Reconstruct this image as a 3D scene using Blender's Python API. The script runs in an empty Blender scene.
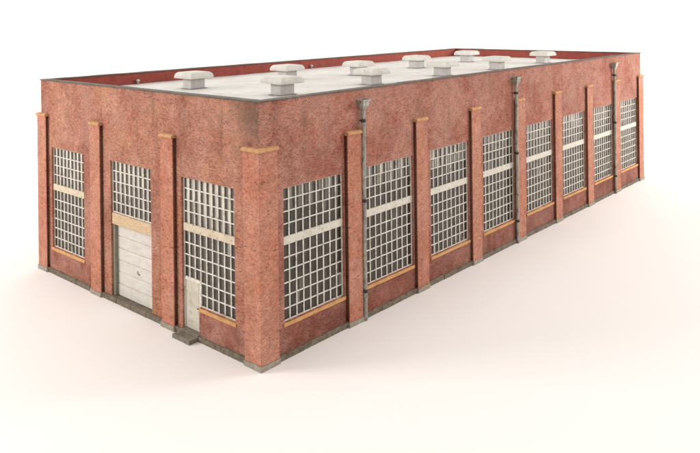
import bpy, bmesh, math, random
from mathutils import Vector, Matrix
random.seed(7)
SC = bpy.context.scene
COL = SC.collection

# ------------------------------------------------------------------ node helpers
def new_mat(name):
    m = bpy.data.materials.new(name); m.use_nodes = True
    nt = m.node_tree; nt.nodes.clear()
    out = nt.nodes.new('ShaderNodeOutputMaterial')
    b = nt.nodes.new('ShaderNodeBsdfPrincipled')
    nt.links.new(b.outputs[0], out.inputs[0])
    return m, nt, b
class G:
    def __init__(s, nt): s.nt = nt
    def n(s, t, **kw):
        o = s.nt.nodes.new(t)
        for k, v in kw.items(): setattr(o, k, v)
        return o
    def l(s, a, b): s.nt.links.new(a, b)
    def pos(s):
        return s.n('ShaderNodeNewGeometry').outputs['Position']
    def scaled(s, vec, sc, off=(0, 0, 0)):
        m = s.n('ShaderNodeMapping'); m.inputs['Scale'].default_value = sc; m.inputs['Location'].default_value = off
        s.l(vec, m.inputs['Vector']); return m.outputs[0]
    def noise(s, vec, scale, detail=4, rough=.6):
        t = s.n('ShaderNodeTexNoise'); t.inputs['Scale'].default_value = scale
        t.inputs['Detail'].default_value = detail; t.inputs['Roughness'].default_value = rough
        s.l(vec, t.inputs['Vector']); return t.outputs['Fac']
    def ramp(s, fac, stops, interp='LINEAR'):
        r = s.n('ShaderNodeValToRGB'); cr = r.color_ramp; cr.interpolation = interp
        while len(cr.elements) < len(stops): cr.elements.new(.5)
        for e, (p, c) in zip(cr.elements, stops):
            e.position = p
            e.color = (c, c, c, 1) if isinstance(c, (int, float)) else (*c, 1)
        s.l(fac, r.inputs[0]); return r.outputs[0]
    def mix(s, fac, a, b, mode='MIX'):
        m = s.n('ShaderNodeMix', data_type='RGBA', blend_type=mode)
        for k, v in ((0, fac), (6, a), (7, b)):
            sock = m.inputs[k]
            if isinstance(v, (int, float)): sock.default_value = v if k == 0 else (v, v, v, 1)
            elif isinstance(v, tuple): sock.default_value = (*v, 1)
            else: s.l(v, sock)
        return m.outputs[2]
    def math(s, op, a, b=0.0):
        m = s.n('ShaderNodeMath', operation=op)
        for sock, v in ((m.inputs[0], a), (m.inputs[1], b)):
            if isinstance(v, (int, float)): sock.default_value = v
            else: s.l(v, sock)
        return m.outputs[0]
    def bump(s, h, strength, dist, bsdf):
        b = s.n('ShaderNodeBump'); b.inputs['Strength'].default_value = strength; b.inputs['Distance'].default_value = dist
        s.l(h, b.inputs['Height']); s.l(b.outputs[0], bsdf.inputs['Normal'])

def brick_mat(name, dark, mid, light, spot=.95, bloom=.5, blotch=.5, stain=.0, ochre=0., corner=0.):
    m, nt, b = new_mat(name); g = G(nt)
    p = g.pos(); sx = g.n('ShaderNodeSeparateXYZ'); g.l(p, sx.inputs[0])
    u = g.math('ADD', sx.outputs[0], sx.outputs[1])
    # courses wander a little
    wz = g.math('MULTIPLY', g.math('SUBTRACT', g.noise(p, .8, 2, .5), .5), .03)
    cv = g.n('ShaderNodeCombineXYZ'); g.l(u, cv.inputs[0]); g.l(g.math('ADD', sx.outputs[2], wz), cv.inputs[1])
    bt = g.n('ShaderNodeTexBrick'); g.l(cv.outputs[0], bt.inputs['Vector'])
    bt.inputs['Scale'].default_value = 1; bt.inputs['Brick Width'].default_value = .15
    bt.inputs['Row Height'].default_value = .060; bt.inputs['Mortar Size'].default_value = .0085
    bt.inputs['Mortar Smooth'].default_value = .4
    bt.inputs['Color1'].default_value = (0, 0, 0, 1); bt.inputs['Color2'].default_value = (1, 1, 1, 1)
    bt.inputs['Mortar'].default_value = (.4, .4, .4, 1)
    r = bt.outputs['Color']
    col = g.ramp(r, [(0, dark), (.35, mid), (.8, light), (1, mid)])
    n1 = g.noise(p, .35, 6, .66)
    col = g.mix(g.math('MULTIPLY', g.ramp(n1, [(.42, 0.), (.62, 1.)]), blotch), col, dark)
    n2 = g.noise(g.scaled(p, (1, 1, 1), (13, 4, 2)), .55, 6, .68)
    col = g.mix(g.math('MULTIPLY', g.ramp(n2, [(.48, 0.), (.66, 1.)]), blotch * .8), col, light)
    if ochre:
        n3 = g.noise(g.scaled(p, (1, 1, 1), (3.3, 8, 6)), .45, 4, .6)
        col = g.mix(g.math('MULTIPLY', g.ramp(n3, [(.50, 0.), (.68, 1.)]), ochre), col, (.42, .19, .075))
    # single over-burnt bricks, in clusters, and smaller dark chips
    nb = g.noise(g.scaled(p, (1, 1, 1), (3, 7, 1)), 1.1, 2, .5)
    thr = g.math('ADD', r, g.math('MULTIPLY', g.math('SUBTRACT', nb, .5), .14))
    col = g.mix(g.ramp(thr, [(spot, 0.), (spot + .02, .75)]), col, (.085, .036, .027))
    chip = g.noise(g.scaled(p, (1, 1, 1.6), (9, 1, 4)), 5.2, 3, .6)
    col = g.mix(g.ramp(chip, [(.65, 0.), (.70, .65)]), col, (.10, .042, .03))
    # pale lime left in the joints, in drifting patches
    mk = g.noise(g.scaled(p, (1, 1, 1), (31, 9, 5)), .6, 6, .72)
    mk = g.ramp(mk, [(.40, .05), (.58, 1.)])
    col = g.mix(g.math('MULTIPLY', bt.outputs['Fac'], g.math('MULTIPLY', mk, bloom)), col, (.68, .47, .37))
    col = g.mix(g.math('MULTIPLY', mk, bloom * .10), col, (.55, .33, .26))
    med = g.noise(g.scaled(p, (1, 1, 1), (2, 2, 9)), 2.6, 5, .7)
    col = g.mix(.4, col, g.ramp(med, [(.3, .36), (.7, .66)]), 'OVERLAY')
    fine = g.noise(p, 11, 4, .75)
    col = g.mix(.75, col, g.ramp(fine, [(.3, .28), (.7, .74)]), 'OVERLAY')
    if stain:   # soot runs
        st = g.noise(g.scaled(p, (1.2, 1.2, .16)), 1.5, 6, .72)
        col = g.mix(g.math('MULTIPLY', g.ramp(st, [(.53, 0.), (.72, 1.)]), stain), col, (.085, .05, .03))
    if corner:  # the sooty mark by the near corner of the end wall
        q = g.n('ShaderNodeMapRange'); g.l(sx.outputs[1], q.inputs[0]); q.inputs[1].default_value = 2.2; q.inputs[2].default_value = .3
        z = g.n('ShaderNodeMapRange'); g.l(sx.outputs[2], z.inputs[0]); z.inputs[1].default_value = 7.4; z.inputs[2].default_value = 9.2
        k = g.noise(g.scaled(p, (1, 1, .6), (4, 1, 3)), 1.4, 6, .7)
        k = g.math('MULTIPLY', g.math('MULTIPLY', q.outputs[0], z.outputs[0]), g.ramp(k, [(.28, 0.), (.50, 1.)]))
        col = g.mix(g.math('MULTIPLY', k, corner), col, (.075, .046, .027))
    g.l(col, b.inputs['Base Color']); b.inputs['Roughness'].default_value = .72
    b.inputs['Specular IOR Level'].default_value = .25
    h = g.math('ADD', g.math('MULTIPLY', bt.outputs['Fac'], -.6), g.math('MULTIPLY', fine, .8))
    g.bump(h, .7, .02, b)
    return m

def rough_mat(name, c1, c2, scale=2, c3=None, t3=.62, rough=.7, stretch=(1, 1, 1), bump=.3, bs=14, spec=.3):
    m, nt, b = new_mat(name); g = G(nt); p = g.scaled(g.pos(), stretch)
    col = g.ramp(g.noise(p, scale, 6, .65), [(.3, c1), (.7, c2)])
    if c3:
        k = g.noise(g.scaled(p, (1, 1, 1), (5, 2, 8)), scale * 1.9, 6, .72)
        col = g.mix(g.ramp(k, [(t3 - .04, 0.), (t3 + .1, .9)]), col, c3)
    f = g.noise(p, bs, 4, .7)
    col = g.mix(.25, col, g.ramp(f, [(.3, .35), (.7, .68)]), 'OVERLAY')
    g.l(col, b.inputs['Base Color']); b.inputs['Roughness'].default_value = rough
    b.inputs['Specular IOR Level'].default_value = spec
    if bump: g.bump(f, bump, .02, b)
    return m

M = {}
M['brick'] = brick_mat('weathered_red_brick', (.17, .045, .029), (.285, .087, .055), (.375, .134, .088), .972, .60, .42, .35, .12)
M['brick_end'] = brick_mat('weathered_orange_brick', (.20, .060, .037), (.31, .108, .066), (.40, .164, .102), .965, .50, .5, .45, .42, .8)
M['brick_low'] = brick_mat('shaded_red_brick', (.12, .031, .020), (.195, .054, .035), (.27, .086, .056), .972, .4, .5, .55)  # wall brick darkened to paint in the shade low on the long side
M['brick_low_end'] = brick_mat('shaded_end_brick', (.165, .048, .033), (.25, .080, .054), (.32, .117, .078), .972, .6, .6, .55)  # end-wall brick with low shade painted into its tone
M['pilaster'] = brick_mat('terracotta_pilaster_brick', (.32, .110, .068), (.40, .148, .090), (.465, .185, .115), .974, .45, .4, .22, .25)
M['lining'] = rough_mat('red_painted_lining', (.19, .032, .022), (.28, .05, .032), 1.5, (.13, .025, .018), .58)
M['coping'] = rough_mat('coping_lead', (.06, .047, .038), (.13, .105, .088), 2.5, (.26, .22, .19), .64)
M['roof'] = rough_mat('pale_roof_felt', (.47, .45, .42), (.58, .56, .53), .8, (.36, .33, .30), .62, bump=.25)
M['plinth'] = rough_mat('grey_plinth_stone', (.105, .082, .055), (.20, .162, .118), 3, (.06, .043, .03), .55)
M['step'] = rough_mat('step_stone', (.12, .10, .075), (.23, .20, .16), 3, (.07, .055, .04), .62)
M['padstone'] = rough_mat('pilaster_foot_stone', (.22, .19, .145), (.35, .305, .25), 4, (.13, .105, .078), .58)
M['ochre'] = rough_mat('ochre_sill_stone', (.42, .205, .07), (.57, .31, .125), 3, (.24, .12, .05), .64)
M['cap'] = rough_mat('ochre_cap_stone', (.38, .185, .08), (.52, .285, .135), 4, (.58, .37, .24), .62)
M['frame'] = rough_mat('window_white_paint', (.54, .50, .435), (.73, .69, .62), 3, (.24, .20, .145), .565, bump=.1)
M['band'] = rough_mat('band_paint', (.50, .46, .39), (.63, .585, .51), 3, (.24, .20, .15), .59)
M['cream'] = rough_mat('cream_band_paint', (.47, .39, .28), (.60, .52, .40), 2, (.27, .20, .13), .58)
M['timber'] = rough_mat('lintel_timber', (.44, .31, .18), (.58, .44, .285), 2, (.26, .165, .09), .57, stretch=(1, 1, 6))
M['boards'] = rough_mat('gate_white_paint', (.49, .455, .41), (.60, .565, .515), 1.6, (.36, .31, .25), .63, stretch=(1, 1, 3))
M['jamb'] = rough_mat('jamb_grey', (.17, .165, .12), (.27, .26, .20), 3)
M['jamb_tan'] = rough_mat('jamb_tan', (.56, .42, .32), (.68, .53, .42), 3)
M['door'] = rough_mat('door_cream_paint', (.43, .395, .32), (.55, .51, .43), 2, (.25, .21, .15), .58)
M['handle'] = rough_mat('worn_grey_metal', (.16, .145, .125), (.28, .26, .235), 5)
M['dark'] = rough_mat('dark_iron', (.03, .026, .022), (.06, .052, .045), 5)
M['pipe'] = rough_mat('pipe_zinc', (.20, .18, .145), (.40, .375, .32), 3, (.05, .038, .026), .55, rough=.4, stretch=(1, 1, .5), spec=.5)
M['vent'] = rough_mat('ventilator_paint', (.44, .42, .375), (.55, .53, .48), 2.5, (.33, .30, .26), .60, rough=.6)
M['vent_base'] = rough_mat('ventilator_base_paint', (.40, .38, .365), (.50, .48, .465), 3, (.28, .26, .24), .62)
M['flash'] = rough_mat('flashing_lead', (.13, .12, .115), (.25, .24, .225), 4)

def glass_mat():
    m, nt, b = new_mat('window_glass'); g = G(nt); p = g.pos()
    k = g.noise(p, 1.3, 5, .7)
    col = g.ramp(k, [(.35, (.010, .007, .005)), (.7, (.042, .032, .022))])
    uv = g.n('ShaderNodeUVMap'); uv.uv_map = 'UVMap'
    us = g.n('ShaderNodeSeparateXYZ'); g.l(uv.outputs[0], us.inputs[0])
    at = g.n('ShaderNodeAttribute'); at.attribute_name = 'painted_sheen'
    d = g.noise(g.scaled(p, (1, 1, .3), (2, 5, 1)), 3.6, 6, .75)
    # backdrop reflection painted into the pane colour, fading to one side, broken up by streaks
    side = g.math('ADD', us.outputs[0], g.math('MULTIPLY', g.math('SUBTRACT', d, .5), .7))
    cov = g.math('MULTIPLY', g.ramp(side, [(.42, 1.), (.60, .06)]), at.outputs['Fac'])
    painted_sheen = g.math('MULTIPLY', cov, g.ramp(d, [(.3, .75), (.6, 1.)]))
    col = g.mix(painted_sheen, col, (.58, .53, .45))
    col = g.mix(g.ramp(d, [(.55, 0.), (.78, .5)]), col, (.10, .08, .062))
    g.l(col, b.inputs['Base Color'])
    g.l(g.math('ADD', g.math('MULTIPLY', painted_sheen, .5), .08), b.inputs['Roughness'])
    b.inputs['IOR'].default_value = 1.48
    g.bump(g.noise(p, 2.2, 2, .5), .25, .05, b)
    return m
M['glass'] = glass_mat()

# ------------------------------------------------------------------ mesh helpers
class MB:
    def __init__(s): s.bm = bmesh.new()
    def box(s, a, b, bev=0):
        x0, x1 = sorted((a[0], b[0])); y0, y1 = sorted((a[1], b[1])); z0, z1 = sorted((a[2], b[2]))
        v = [s.bm.verts.new((x, y, z)) for z in (z0, z1) for x, y in ((x0, y0), (x1, y0), (x1, y1), (x0, y1))]
        fs = [s.bm.faces.new([v[i] for i in q]) for q in ((3, 2, 1, 0), (4, 5, 6, 7), (0, 1, 5, 4), (1, 2, 6, 5), (2, 3, 7, 6), (3, 0, 4, 7))]
        if bev:
            es = list({e for f in fs for e in f.edges})
            bmesh.ops.bevel(s.bm, geom=es, offset=bev, segments=2, profile=.5, affect='EDGES')
        return s
    def quad(s, *pts):
        s.bm.faces.new([s.bm.verts.new(p) for p in pts])
    def prism(s, poly, z0, z1, bev=0):
        n = len(poly)
        lo = [s.bm.verts.new((x, y, z0)) for x, y in poly]; hi = [s.bm.verts.new((x, y, z1)) for x, y in poly]
        fs = [s.bm.faces.new(lo[::-1]), s.bm.faces.new(hi)]
        for i in range(n): fs.append(s.bm.faces.new((lo[i], lo[(i + 1) % n], hi[(i + 1) % n], hi[i])))
        if bev:
            es = list({e for f in fs for e in f.edges})
            bmesh.ops.bevel(s.bm, geom=es, offset=bev, segments=2, profile=.5, affect='EDGES')
    def tube(s, pts, r, n=14, cap=True):
        rings = []
        for i, p in enumerate(pts):
            p = Vector(p); rr = r[i] if isinstance(r, (list, tuple)) else r
            d = (Vector(pts[min(i + 1, len(pts) - 1)]) - Vector(pts[max(i - 1, 0)])).normalized()
            a = d.orthogonal().normalized() if abs(d.z) < .99 else Vector((1, 0, 0)); c = d.cross(a)
            rings.append([s.bm.verts.new(p + (a * math.cos(t) + c * math.sin(t)) * rr) for t in [2 * math.pi * k / n for k in range(n)]])
        for A, B in zip(rings, rings[1:]):
            for k in range(n):
                f = s.bm.faces.new((A[k], A[(k + 1) % n], B[(k + 1) % n], B[k])); f.smooth = True
        if cap:
            s.bm.faces.new(rings[0][::-1]); s.bm.faces.new(rings[-1])
    def wear(s, amt=.008, step=.28):
        for _ in range(5):
            es = [e for e in s.bm.edges if e.calc_length() > step]
            if not es: break
            bmesh.ops.subdivide_edges(s.bm, edges=es, cuts=1, use_grid_fill=True)
        for v in s.bm.verts: v.co += Vector((random.uniform(-amt, amt), random.uniform(-amt, amt), random.uniform(-amt, amt)))
        return s
    def build(s, name, mat, parent=None, label=None, loc=None):
        bmesh.ops.recalc_face_normals(s.bm, faces=s.bm.faces)
        me = bpy.data.meshes.new(name); s.bm.to_mesh(me); s.bm.free()
        me.materials.append(M[mat] if isinstance(mat, str) else mat)
        o = bpy.data.objects.new(name, me); COL.objects.link(o)
        if parent: o.parent = parent
        if label: o['label'] = label
        if loc: o.location = loc
        return o

def copy_part(o, parent, loc):
    c = o.copy(); COL.objects.link(c); c.parent = parent; c.location = loc
    for ch in list(o.children):
        k = ch.copy(); COL.objects.link(k); k.parent = c
    return c

# ------------------------------------------------------------------ sizes
S, NB = 5.0, 8                       # bay of the long side
WP, WL = .912, .92                   # pilaster widths
W1, W2 = 5.488, 5.93                 # bays of the short end
WC = .985
XE = WC + S * NB                     # far end of the long side (pilaster face)
YE = WC + 2 * W1 + W2                # far end of the short side
PF, WF = .04, .20                    # pilaster face, wall face set back from the foot stones
HP, HW, ZR = 8.21, 10.09, 9.47
Z0, Z1 = 1.37, 6.63                  # window opening
GL = .345                            # glass plane
CW = .08                             # window member width

bld = bpy.data.objects.new('brick_factory_building', None); COL.objects.link(bld)
bld['label'] = 'long weathered red brick factory model with flat white roof and tall multi-pane windows'
bld['category'] = 'building'

# frame of reference: side 'long' runs along +X with outside -Y; side 'end' runs along +Y with outside -X
def P(side, u, d, z): return (u, d, z) if side == 'long' else (d, u, z)

# window positions along each side
LW = [(WC + S * k + .43, WC + S * k + 3.97) for k in range(NB)]
EW = [(1.70, 5.16), (7.42, 10.78), (13.28, 16.58)]
DOOR = (4.007, 5.16, .26, 2.37)

# ------------------------------------------------------------------ walls
def wall(side, length, holes, mat, name, label=None):
    mb = MB()
    us = sorted({WF, length - WF, *[h[0] for h in holes], *[h[1] for h in holes]})
    zs = sorted({0, HW, *[h[2] for h in holes], *[h[3] for h in holes]})
    inside = lambda u, z: any(h[0] < u < h[1] and h[2] < z < h[3] for h in holes)
    V = {}
    def v(u, z):
        if (u, z) not in V: V[(u, z)] = mb.bm.verts.new(P(side, u, WF, z))
        return V[(u, z)]
    for a, b_ in zip(us, us[1:]):
        for c, d in zip(zs, zs[1:]):
            if not inside((a + b_) / 2, (c + d) / 2):
                mb.bm.faces.new((v(a, c), v(b_, c), v(b_, d), v(a, d)))
    # returns of every opening: extrude the boundary edges that are not the outer border
    inner = {}
    def w(u, z):
        if (u, z) not in inner: inner[(u, z)] = mb.bm.verts.new(P(side, u, GL + .25, z))
        return inner[(u, z)]
    key = {vv: k for k, vv in V.items()}
    for e in [e for e in mb.bm.edges if len(e.link_faces) == 1]:
        a, b_ = e.verts
        if a not in key or b_ not in key: continue
        (ua, za), (ub, zb) = key[a], key[b_]
        if (ua == ub and ua in (us[0], us[-1])) or (za == zb and za in (0, HW)): continue
        mb.bm.faces.new((a, b_, w(ub, zb), w(ua, za)))
    return mb.build(name, mat, bld, label)

long_holes = [(a, b_, Z0, Z1) for a, b_ in LW]
end_holes = [(EW[0][0], EW[0][1], Z0, Z1), (DOOR[0], DOOR[1], .2, Z0), (EW[1][0], EW[1][1], .2, Z1), (EW[2][0], EW[2][1], Z0, Z1)]
GAP = .05                            # open joint each side of a pilaster
slot = lambda a, b_: (a, b_, .2, HP + .02)
long_holes += [slot(WC + S * k - WP - GAP, WC + S * k + GAP) for k in range(1, NB)] + [slot(XE - WC - GAP, XE - WC + .05), slot(WC - .05, WC + GAP)]
end_holes += [slot(u - WL - GAP, u + GAP) for u in (WC + W1, WC + W1 + W2)] + [slot(WC - .05, WC + GAP), slot(YE - WC - GAP, YE - WC + .05)]
wall('long', XE, long_holes, 'brick', 'wall', 'long weathered red brick side wall with eight tall windows')
wall('end', YE, end_holes, 'brick_end', 'wall', 'orange-red brick end wall with gate and small door')
# the two walls turned away from the camera
mb = MB(); mb.box((WF + .3, YE - WF - .3, 0), (XE - WF - .3, YE - WF, HW)); mb.build('wall', 'brick', bld)
mb = MB(); mb.box((XE - WF - .3, WF + .3, 0), (XE - WF, YE - WF, HW)); mb.build('wall', 'brick', bld)
# parapet core and its red inner lining
mb = MB()
T = .34
mb.box((WF + T, WF + T, ZR - .3), (XE - WF - T, WF + T + .03, HW - .01))
mb.box((WF + T, WF + T + .03, ZR - .3), (WF + T + .03, YE - WF - T - .03, HW - .01))
mb.box((WF + T, YE - WF - T - .03, ZR - .3), (XE - WF - T, YE - WF - T, HW - .01))
mb.box((XE - WF - T - .03, WF + T + .03, ZR - .3), (XE - WF - T, YE - WF - T - .03, HW - .01))
mb.build('parapet_lining', 'lining', bld, 'inner face of the parapet painted dark red')
# coping: thin slabs with small joints and a slightly uneven edge
mb = MB()
def cop(x0, y0, x1, y1, n, ax):
    for i in range(n):
        f0, f1 = i / n, (i + 1) / n; j = random.uniform(-.008, .008); k = random.uniform(-.008, .008)
        g0 = .006 if i else 0
        if ax == 0: mb.box((x0 + (x1 - x0) * f0 + g0, y0 + j, HW + .004), (x0 + (x1 - x0) * f1, y1, HW + .065 + k), .012)
        else: mb.box((x0 + j, y0 + (y1 - y0) * f0 + g0, HW + .004), (x1, y0 + (y1 - y0) * f1, HW + .065 + k), .012)
CO, CI = WF - .04, WF + T + .05
cop(CO, CO, XE - CO, CI, 27, 0)
cop(CO, CI + .004, CI, YE - CI - .004, 12, 1)
cop(CO, YE - CI, XE - CO, YE - CO, 27, 0)
cop(XE - CI, CI + .004, XE - CO, YE - CI - .004, 12, 1)
mb.build('coping', 'coping', bld)
# roof: felt sheet with gentle sag
mb = MB(); nx, ny = 60, 26
X0, X1, Y0, Y1 = WF + T + .03, XE - WF - T - .03, WF + T + .03, YE - WF - T - .03
gv = [[mb.bm.verts.new((X0 + (X1 - X0) * i / nx, Y0 + (Y1 - Y0) * j / ny, ZR + random.uniform(-.012, .012))) for j in range(ny + 1)] for i in range(nx + 1)]
for i in range(nx):
    for j in range(ny):
        f = mb.bm.faces.new((gv[i][j], gv[i + 1][j], gv[i + 1][j + 1], gv[i][j + 1])); f.smooth = True
roof = mb.build('roof', 'roof', bld)

# added brick panels, shade painted into their colour, under the windows of the long side, standing 12 mm proud of the wall
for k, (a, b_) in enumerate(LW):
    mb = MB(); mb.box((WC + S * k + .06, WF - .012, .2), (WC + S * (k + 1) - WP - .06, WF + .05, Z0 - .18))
    mb.build('shade_panel', 'brick_low', bld, 'added brick panel with painted shade under a long-side window' if k == 0 else None)

for a, b_ in ((WC + .06, DOOR[0] - .02), (WC + W1 + W2 + .06, YE - WC - .06)):  # matching panels added on the end wall, shade near the ground in their colour
    mb = MB(); mb.box((WF - .012, a, .2), (WF + .05, b_, Z0 - .17)); mb.build('shade_panel', 'brick_low_end', bld)

# plinth between the pilasters
def plinth_run(side, u0, u1, h):
    mb = MB(); n = max(2, round((u1 - u0) / 1.3))
    for i in range(n):
        a = u0 + (u1 - u0) * i / n; b_ = u0 + (u1 - u0) * (i + 1) / n
        mb.box(P(side, a + (.008 if i else 0), .095 + random.uniform(-.012, .012), 0), P(side, b_, WF + .04, h + random.uniform(-.012, .012)), .015)
    return mb.wear(.007).build('plinth', 'plinth', bld)
for k in range(NB): plinth_run('long', WC + S * k + .02, WC + S * (k + 1) - WP - .02, .225)
ey = [WC, WC + W1, WC + W1 + W2, WC + 2 * W1 + W2]
for k in range(3):
    plinth_run('end', ey[k] + .02, ey[k + 1] - WL - .02, .235)

# ------------------------------------------------------------------ pilasters
def straight(side, u0, u1, name='pilaster'):
    mb = MB(); mb.box(P(side, u0, PF, .21), P(side, u1, PF + .05, HP), .012); mb.box(P(side, u0 + .24, PF + .04, .21), P(side, u1 - .24, GL + .2, HP - .004))
    return mb.build(name, 'pilaster', bld)
def cap_run(mb, side, u0, u1, back=None):
    # rounded capstone with a drip edge, profile swept along u
    prof = [(WF + .13, 0), (PF - .035, 0), (PF - .055, .025), (PF - .06, .07), (PF - .045, .115), (PF - .01, .145), (WF - .05, .165), (WF + .13, .17)]
    A = [mb.bm.verts.new(P(side, u0, d, HP + .004 + z)) for d, z in prof]
    B = [mb.bm.verts.new(P(side, u1, d, HP + .004 + z)) for d, z in prof]
    n = len(prof)
    for i in range(n): mb.bm.faces.new((A[i], A[(i + 1) % n], B[(i + 1) % n], B[i]))
    mb.bm.faces.new(A); mb.bm.faces.new(B[::-1])
def foot(side, u0, u1, parent):
    mb = MB(); mb.box(P(side, u0 - .03, 0, 0), P(side, u1 + .03, WF + .03, .205), .02)
    return mb.wear(.006).build('foot_stone', 'padstone', parent)
for k in range(1, NB):
    u1 = WC + S * k; u0 = u1 - WP
    p = straight('long', u0, u1)
    mb = MB(); cap_run(mb, 'long', u0 - .012, u1 + .012); mb.wear(.007, .2).build('cap_stone', 'cap', p)
    foot('long', u0, u1, p)
for k in range(1, 3):
    u1 = WC + W1 + (W2 if k == 2 else 0); u0 = u1 - WL
    p = straight('end', u0, u1)
    mb = MB(); cap_run(mb, 'end', u0 - .012, u1 + .012); mb.wear(.007, .2).build('cap_stone', 'cap', p)
    foot('end', u0, u1, p)
# corner pilasters wrap round the corner: an L in plan, capped and footed the same way
def corner(cx, cy, sx, sy, label=None):
    """(cx,cy) outer plan corner, sx/sy +1 or -1 pointing into the building"""
    def L(o, w, inn, groove=False):
        pts = [(o, o), (w, o), (w, inn), (inn, inn), (inn, w), (o, w)]
        if groove:
            f = PF + .05; pts = [(o, o), (w, o), (w, f), (w - .24, f), (w - .24, inn), (inn, inn), (inn, w - .24), (f, w - .24), (f, w), (o, w)]
        pts = [(cx + sx * a, cy + sy * b_) for a, b_ in pts]
        return pts if sx * sy > 0 else pts[::-1]
    mb = MB(); mb.prism(L(PF, WC, GL + .2, True), .21, HP, .012)
    p = mb.build('corner_pilaster', 'pilaster', bld, label)
    mb = MB()
    prof = [(-.035, 0), (-.055, .025), (-.06, .07), (-.045, .115), (-.01, .145), (.11, .165)]
    rings = [[mb.bm.verts.new((x, y, HP + .004 + z)) for x, y in L(PF + d, WC + .03, WF + .03)] for d, z in prof]
    for A, B in zip(rings, rings[1:]):
        for i in range(6): mb.bm.faces.new((A[i], A[(i + 1) % 6], B[(i + 1) % 6], B[i]))
    mb.bm.faces.new(rings[0][::-1]); mb.bm.faces.new(rings[-1])
    mb.wear(.007, .2).build('cap_stone', 'cap', p)
    mb = MB(); mb.prism(L(0, WC + .03, WF + .03), 0, .205, .02); mb.build('foot_stone', 'padstone', p)
corner(0, 0, 1, 1, 'broad corner pilaster nearest the camera with a bent ochre cap')
corner(XE, 0, -1, 1)
corner(0, YE, 1, -1)

# ------------------------------------------------------------------ windows
def window(side, u0, u1, z0, z1, nc, rows_low, rows_up, band='band', sill=True, cut=None, sill_to=None, label=None):
    """grid of slender bars; band = the broad rail between the two sashes; cut=(u0,ztop) leaves room for a door"""
    w = u1 - u0; f, bk = WF + .10, GL + .03
    zb0, zb1 = (4.36, 4.70) if rows_low else (z0, z0)
    mb = MB()
    cw = w / nc
    zc = lambda u: cut[1] if cut and u > cut[0] + .02 else z0
    for i in range(nc + 1):
        u = u0 + cw * i; t = .026
        a, b_ = (u - t, u + t)
        if i == 0: a, b_ = u0 + .004, u0 + .055
        if i == nc: a, b_ = u1 - .055, u1 - .004
        j = random.uniform(-.006, .006)
        mb.box(P(side, a + j * (0 < i < nc), f, zc(u) + .004), P(side, b_ + j * (0 < i < nc), bk, z1 - .004))
    hz = []
    if rows_low: hz += [z0 + (zb0 - z0) * i / rows_low for i in range(0, rows_low)]
    hz += [zb1 + (z1 - zb1) * i / rows_up for i in range(0 if not rows_low else 1, rows_up + 1)]
    for z in hz:
        t = .022; a, b_ = z - t, z + t
        if abs(z - z0) < 1e-6: a, b_ = z0 + .006, z0 + .05
        if abs(z - z1) < 1e-6: a, b_ = z1 - .05, z1 - .006
        ue = u1 - .03
        if cut and z < cut[1] - .05: ue = cut[0] + .02
        j = random.uniform(-.006, .006)
        mb.box(P(side, u0 + .03, f + .006, a + j), P(side, ue, bk - .006, b_ + j))
    if cut: mb.box(P(side, cut[0] - .03, f + .004, cut[1] + .002), P(side, u1 - .03, bk - .004, cut[1] + .06))
    win = mb.build('window', 'frame', bld, label)
    mb = MB()
    wf = random.uniform(.8, 1.1) if side == 'end' else random.uniform(.6, 1.35)
    uvl = mb.bm.loops.layers.uv.new('UVMap'); fll = mb.bm.loops.layers.float_color.new('painted_sheen')
    # each pane set at a hair's different angle, as old glazing is
    for i in range(nc):
        a, b_ = u0 + cw * i, u0 + cw * (i + 1)
        zz = sorted(set([z0] + [h for h in hz if h > z0 + .01] + ([zb0, zb1] if rows_low else [])))
        for c, d in zip(zz, zz[1:]):
            if d - c < .02: continue
            if cut and (a + b_) / 2 > cut[0] and (c + d) / 2 < cut[1]: continue
            q = [GL + random.uniform(-.004, .004) for _ in range(2)]
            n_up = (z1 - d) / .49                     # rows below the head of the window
            if side == 'end': fl = max(.0, min(1., 1.05 - .22 * n_up)) + .10  # painted reflection is palest in the upper rows
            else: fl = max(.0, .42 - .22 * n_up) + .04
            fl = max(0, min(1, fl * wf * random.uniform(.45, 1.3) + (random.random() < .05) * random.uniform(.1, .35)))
            flip = side == 'long' and random.random() < .5
            fc = mb.bm.faces.new([mb.bm.verts.new(pt) for pt in (P(side, a, q[0], c), P(side, b_, q[1], c), P(side, b_, q[1], d), P(side, a, q[0], d))])
            for lp, (lu, lv) in zip(fc.loops, ((0, 0), (1, 0), (1, 1), (0, 1))):
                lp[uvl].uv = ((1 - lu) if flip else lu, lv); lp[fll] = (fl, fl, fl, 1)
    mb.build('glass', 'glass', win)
    mb = MB(); mb.box(P(side, u0 + .01, GL + .06, z0), P(side, u1 - .01, GL + .2, z1)); 
    if rows_low and band:
        mb2 = MB(); mb2.box(P(side, u0 + .02, f - .035, zb0 + .01), P(side, u1 - .02, bk - .01, zb1 - .01), .01)
        mb2.build('transom', band, win)
    mb.bm.free()
    if sill:
        s0 = sill_to or u1 + .04
        mb = MB(); mb.box(P(side, u0 - .06, WF - .045, z0 - .15), P(side, s0, GL - .06, z0 - .004), .012)
        mb.wear(.006).build('sill', 'ochre', win)
    return win

for k, (a, b_) in enumerate(LW): window('long', a, b_, Z0, Z1, 9, 6, 4)
w3 = window('end', EW[0][0], EW[0][1], Z0, Z1, 9, 6, 4, 'cream', cut=(DOOR[0], DOOR[3]), sill_to=DOOR[0] - .01, label='window with a corner cut out for the small door')
window('end', EW[1][0], EW[1][1], 4.17, Z1, 9, 0, 5 - 0, None, sill=False, label='short window above the gate')
window('end', EW[2][0], EW[2][1], Z0, Z1, 9, 6, 4, 'cream')

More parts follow.
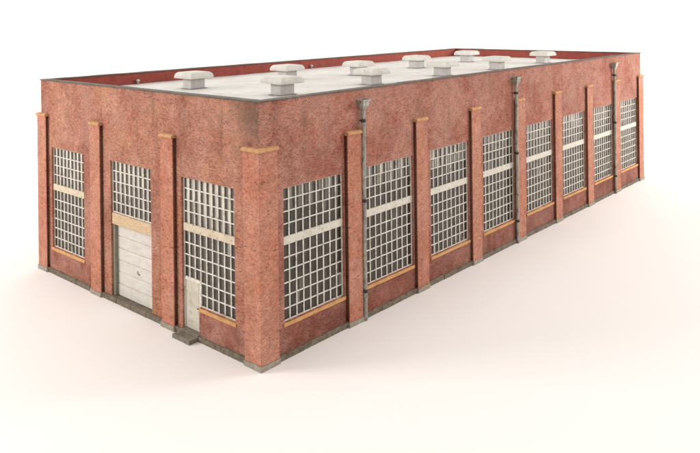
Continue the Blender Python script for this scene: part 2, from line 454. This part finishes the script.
# ------------------------------------------------------------------ the gate
g0, g1 = EW[1]
mb = MB(); zt, zb = 3.60, .22; n = 6; h = (zt - zb) / n
for i in range(n):
    mb.box((.46 + random.uniform(0, .012), g0 + .14, zb + h * i + .012), (.53, g1 - .16, zb + h * (i + 1) - .012), .008)
mb.box((.50, g0 + .15, zb + .01), (.56, g1 - .17, zt - .01))
gate = mb.build('gate', 'boards', bld, 'white gate of six wide horizontal boards')
mb = MB(); mb.box((.25, g0 + .005, 3.625), (.52, g1 - .005, 4.155), .015); mb.wear(.004).build('lintel', 'timber', gate)
mb = MB(); mb.box((.30, g1 - .15, .215), (.56, g1 - .004, 3.618), .006); mb.build('jamb', 'jamb', gate)
mb = MB(); mb.box((.36, g0 + .004, .215), (.56, g0 + .13, 3.618), .006); mb.build('jamb', 'jamb_tan', gate)
mb = MB(); mb.tube([(.455, 8.98, 1.68), (.42, 8.95, 1.66), (.42, 8.82, 1.57), (.455, 8.79, 1.55)], .022, 8); mb.build('handle', 'handle', gate)
mb = MB(); mb.box((.21, g0 + .01, .1), (.6, g1 - .01, .205)); mb.build('threshold', 'plinth', gate)

# ------------------------------------------------------------------ the small door
d0, d1, dz0, dz1 = DOOR
mb = MB()
mb.box((.33, d0 + .07, dz0 + .01), (.40, d1 - .07, dz1 - .07), .006)
for a, b_ in ((.12, .95), (1.06, 1.9)):
    mb.box((.322, d0 + .2, dz0 + a), (.34, d1 - .2, dz0 + b_), .006)
door = mb.build('door', 'door', bld, 'cream painted door cut into the end window')
mb = MB()
mb.box((.29, d0 + .004, dz0), (.42, d0 + .065, dz1 - .005)); mb.box((.29, d1 - .065, dz0), (.42, d1 - .004, dz1 - .005)); mb.box((.294, d0 + .065, dz1 - .065), (.416, d1 - .065, dz1 - .008))
mb.build('door_frame', 'frame', door)
mb = MB(); mb.tube([(.325, d0 + .16, 1.25), (.27, d0 + .16, 1.25), (.265, d0 + .24, 1.25)], .022, 8); mb.build('handle', 'dark', door)
mb = MB(); mb.box((.07, d0 - .02, .005), (.45, d1 + .02, .255), .012); mb.build('threshold', 'step', door)
mb = MB(); mb.box((-.34, 4.0, 0), (.062, 5.16, .175), .02); mb.wear(.008).build('step', 'step', door)

# ------------------------------------------------------------------ downpipes with hopper heads
def downpipe(x, y=.05):
    r = .088
    mb = MB(); pts = [(x + .012 * math.sin(z * 1.7 + x), y + .006 * math.sin(z * 2.3), z) for z in [.03 + (9.32 - .03) * i / 40 for i in range(41)]]
    mb.tube(pts, r, 16)
    p = mb.build('downpipe', 'pipe', bld)
    mb = MB()   # hopper: flared box with a rim
    ring = lambda hx, f0, b0, z: [mb.bm.verts.new((x + a, b_, z)) for a, b_ in ((-hx, f0), (hx, f0), (hx, b0), (-hx, b0))]
    rs = [ring(.10, y - .09, .16, 9.24), ring(.125, y - .115, .165, 9.32), ring(.20, y - .18, WF - .004, 9.43), ring(.215, y - .195, WF - .004, 9.60), ring(.255, y - .235, WF - .003, 9.615), ring(.255, y - .235, WF - .003, 9.69),
          ring(.215, y - .195, WF - .02, 9.692), ring(.19, y - .16, WF - .03, 9.58)]
    for A, B in zip(rs, rs[1:]):
        for i in range(4): mb.bm.faces.new((A[i], A[(i + 1) % 4], B[(i + 1) % 4], B[i]))
    mb.bm.faces.new(rs[0][::-1]); mb.bm.faces.new(rs[-1])
    mb.build('hopper_head', 'pipe', p)
    for z in (8.75, 5.25, 1.3):
        mb = MB(); mb.tube([(x, y, z - .07), (x, y, z - .05), (x, y, z + .05), (x, y, z + .07)], [r + .012, r + .03, r + .03, r + .012], 16)
        mb.box((x - .03, y + .06, z - .03), (x + .03, WF + .02, z + .03))
        mb.build('pipe_clip', 'dark', p)
downpipe(6.10, .02); downpipe(19.93, .03); downpipe(34.93, .03)

# ------------------------------------------------------------------ roof ventilators
def ventilator():
    mb = MB(); hx, hy = .46, .37
    mb.box((-hx, -hy, .03), (hx, hy, .66), .02)
    v = mb.build('roof_ventilator', 'vent_base', bld)
    mb = MB(); H, inset, hc = .34, .22, .76
    prof = [(hc - .04, .585), (hc, .59), (hc, .65)] + [(hc - inset * (1 - math.cos(t)), .65 + (H - .06) * math.sin(t)) for t in [math.pi / 2 * i / 9 for i in range(1, 10)]]
    rings = [[mb.bm.verts.new((sx * a, sy * a, z)) for sx, sy in ((-1, -1), (1, -1), (1, 1), (-1, 1))] for a, z in prof]
    for A, B in zip(rings, rings[1:]):
        for i in range(4):
            f = mb.bm.faces.new((A[i], A[(i + 1) % 4], B[(i + 1) % 4], B[i])); f.smooth = True
            e = mb.bm.edges.get((A[i], B[i]))
            if e: e.smooth = False
    for i in range(4):
        for R_ in (rings[1], rings[2], rings[0]):
            e = mb.bm.edges.get((R_[i], R_[(i + 1) % 4])); e.smooth = False
    mb.bm.faces.new(rings[0][::-1]); f = mb.bm.faces.new(rings[-1]); f.smooth = True
    mb.build('cowl', 'vent', v)
    mb = MB(); mb.box((-hx - .09, -hy - .09, -.02), (hx + .09, hy + .09, .035), .01); mb.build('flashing', 'flash', v)
    return v
VX = [(6.80, 5.95), (13.45, 5.70), (20.55, 5.70), (27.0, 5.45), (34.8, 5.80), (6.20, 12.35), (12.95, 12.0), (18.0, 10.55), (25.3, 11.15), (33.0, 11.65)]
v0 = ventilator()
for i, (x, y) in enumerate(VX):
    v = v0 if i == 0 else copy_part(v0, bld, (0, 0, 0))
    v.location = (x - .1, y - .2, ZR)
    v.rotation_euler.z = math.radians(random.uniform(-2, 2))

# two little white vent stubs by the far parapet
for x in (5.8, 20.5):
    mb = MB(); y = YE - WF - T - .18
    mb.tube([(x, y, ZR - .03), (x, y, ZR + .16), (x, y, ZR + .17), (x, y, ZR + .25), (x, y, ZR + .29)], [.06, .06, .11, .10, .04], 12)
    mb.build('vent_stub', 'vent', bld)

# ------------------------------------------------------------------ the white sheet it stands on
# flat under the building, swept up into a tall curve behind it like a studio paper sheet
mb = MB(); cx0, cy0 = 10.0, 5.0; va = math.radians(40.8)
prof = [(0, 0), (20, 0), (45, 0), (80, 0)] + [(80 + 45 * math.sin(t), 45 - 45 * math.cos(t)) for t in [math.pi / 2 * i / 14 for i in range(1, 15)]] + [(125, 70), (125, 95)]
NA = 96; c0 = mb.bm.verts.new((cx0, cy0, 0)); prev = None; first = None
for i in range(NA):
    t = 2 * math.pi * i / NA - math.pi
    rise = max(0.0, min(1.0, (math.radians(105) - abs(t)) / math.radians(25))); rise = rise * rise * (3 - 2 * rise)
    ring = [mb.bm.verts.new((cx0 + r * math.cos(va + t), cy0 + r * math.sin(va + t), z * rise)) for r, z in [(r if r < 126 else r, z) for r, z in prof[1:]]]
    if rise < 1:
        for q, (r, z) in zip(ring, prof[1:]):
            rr = r + (1 - rise) * z * 1.5
            q.co.x = cx0 + rr * math.cos(va + t); q.co.y = cy0 + rr * math.sin(va + t)
    if prev:
        mb.bm.faces.new((c0, prev[0], ring[0]))
        for a_, b_, c_, d_ in zip(prev, ring, ring[1:], prev[1:]):
            fc = mb.bm.faces.new((a_, b_, c_, d_)); fc.smooth = True
    else: first = ring
    prev = ring
mb.bm.faces.new((c0, prev[0], first[0]))
for a_, b_, c_, d_ in zip(prev, first, first[1:], prev[1:]):
    fc = mb.bm.faces.new((a_, b_, c_, d_)); fc.smooth = True
m, nt, b = new_mat('white_sheet'); g = G(nt)
n = g.noise(g.pos(), .05, 3, .5)
g.l(g.ramp(n, [(.3, (.775, .728, .697)), (.7, (.795, .750, .720))]), b.inputs['Base Color']); b.inputs['Roughness'].default_value = .8
b.inputs['Specular IOR Level'].default_value = .1
gr = mb.build('ground', m); gr['kind'] = 'structure'

# ------------------------------------------------------------------ light
w = bpy.data.worlds.new('World'); SC.world = w; w.use_nodes = True
bg = w.node_tree.nodes['Background']; bg.inputs[0].default_value = (1, .99, .975, 1); bg.inputs[1].default_value = .8
def area(name, loc, target, size, sy, power, col=(1, .97, .94)):
    l = bpy.data.lights.new(name, 'AREA'); l.shape = 'RECTANGLE'; l.size = size; l.size_y = sy; l.energy = power; l.color = col
    o = bpy.data.objects.new(name, l); COL.objects.link(o); o.location = loc
    o.rotation_euler = (Vector(target) - Vector(loc)).to_track_quat('-Z', 'Y').to_euler()
area('softbox_left', (-38, 40, 26), (0, 12, 3), 22, 16, 24000)
area('softbox_right', (62, -38, 24), (22, 0, 3), 24, 16, 24000)
area('top_fill', (8, -6, 62), (8, -6, 0), 56, 56, 12500)  # unseen overhead fill, added to light the floor evenly
area('background_lamp', (-14, 62, 24), (75, 95, 10), 16, 16, 52000)
area('background_lamp', (70, -30, 24), (125, 45, 10), 16, 16, 52000)
area('back_fill', (45, 60, 48), (22, 12, 0), 40, 40, 8000)  # unseen fill added behind to whiten the sheet there

# ------------------------------------------------------------------ camera
f, cy, ro, ya = 719.8091, 16.6196, -0.0121, 0.0065
a = math.radians(40.8) + ya
F = Vector((math.cos(a), math.sin(a), 0)); Rr = Vector((math.sin(a), -math.cos(a), 0)); U = Vector((0, 0, 1))
R3 = Rr * math.cos(ro) + U * math.sin(ro); U3 = U * math.cos(ro) - Rr * math.sin(ro)
cam = bpy.data.cameras.new('Camera'); co = bpy.data.objects.new('Camera', cam); COL.objects.link(co)
mw = Matrix((R3, U3, -F)).transposed().to_4x4(); mw.translation = Vector((-17.9584, -20.3201, 13.3057))
co.matrix_world = mw
cam.sensor_width = 36; cam.lens = f / 700 * 36; cam.shift_y = -(226.5 - cy) / 700; cam.clip_start = .5; cam.clip_end = 3000
SC.camera = co
SC.view_settings.view_transform = 'Standard'; SC.view_settings.look = 'None'
SC.view_settings.exposure = 0; SC.view_settings.gamma = 1
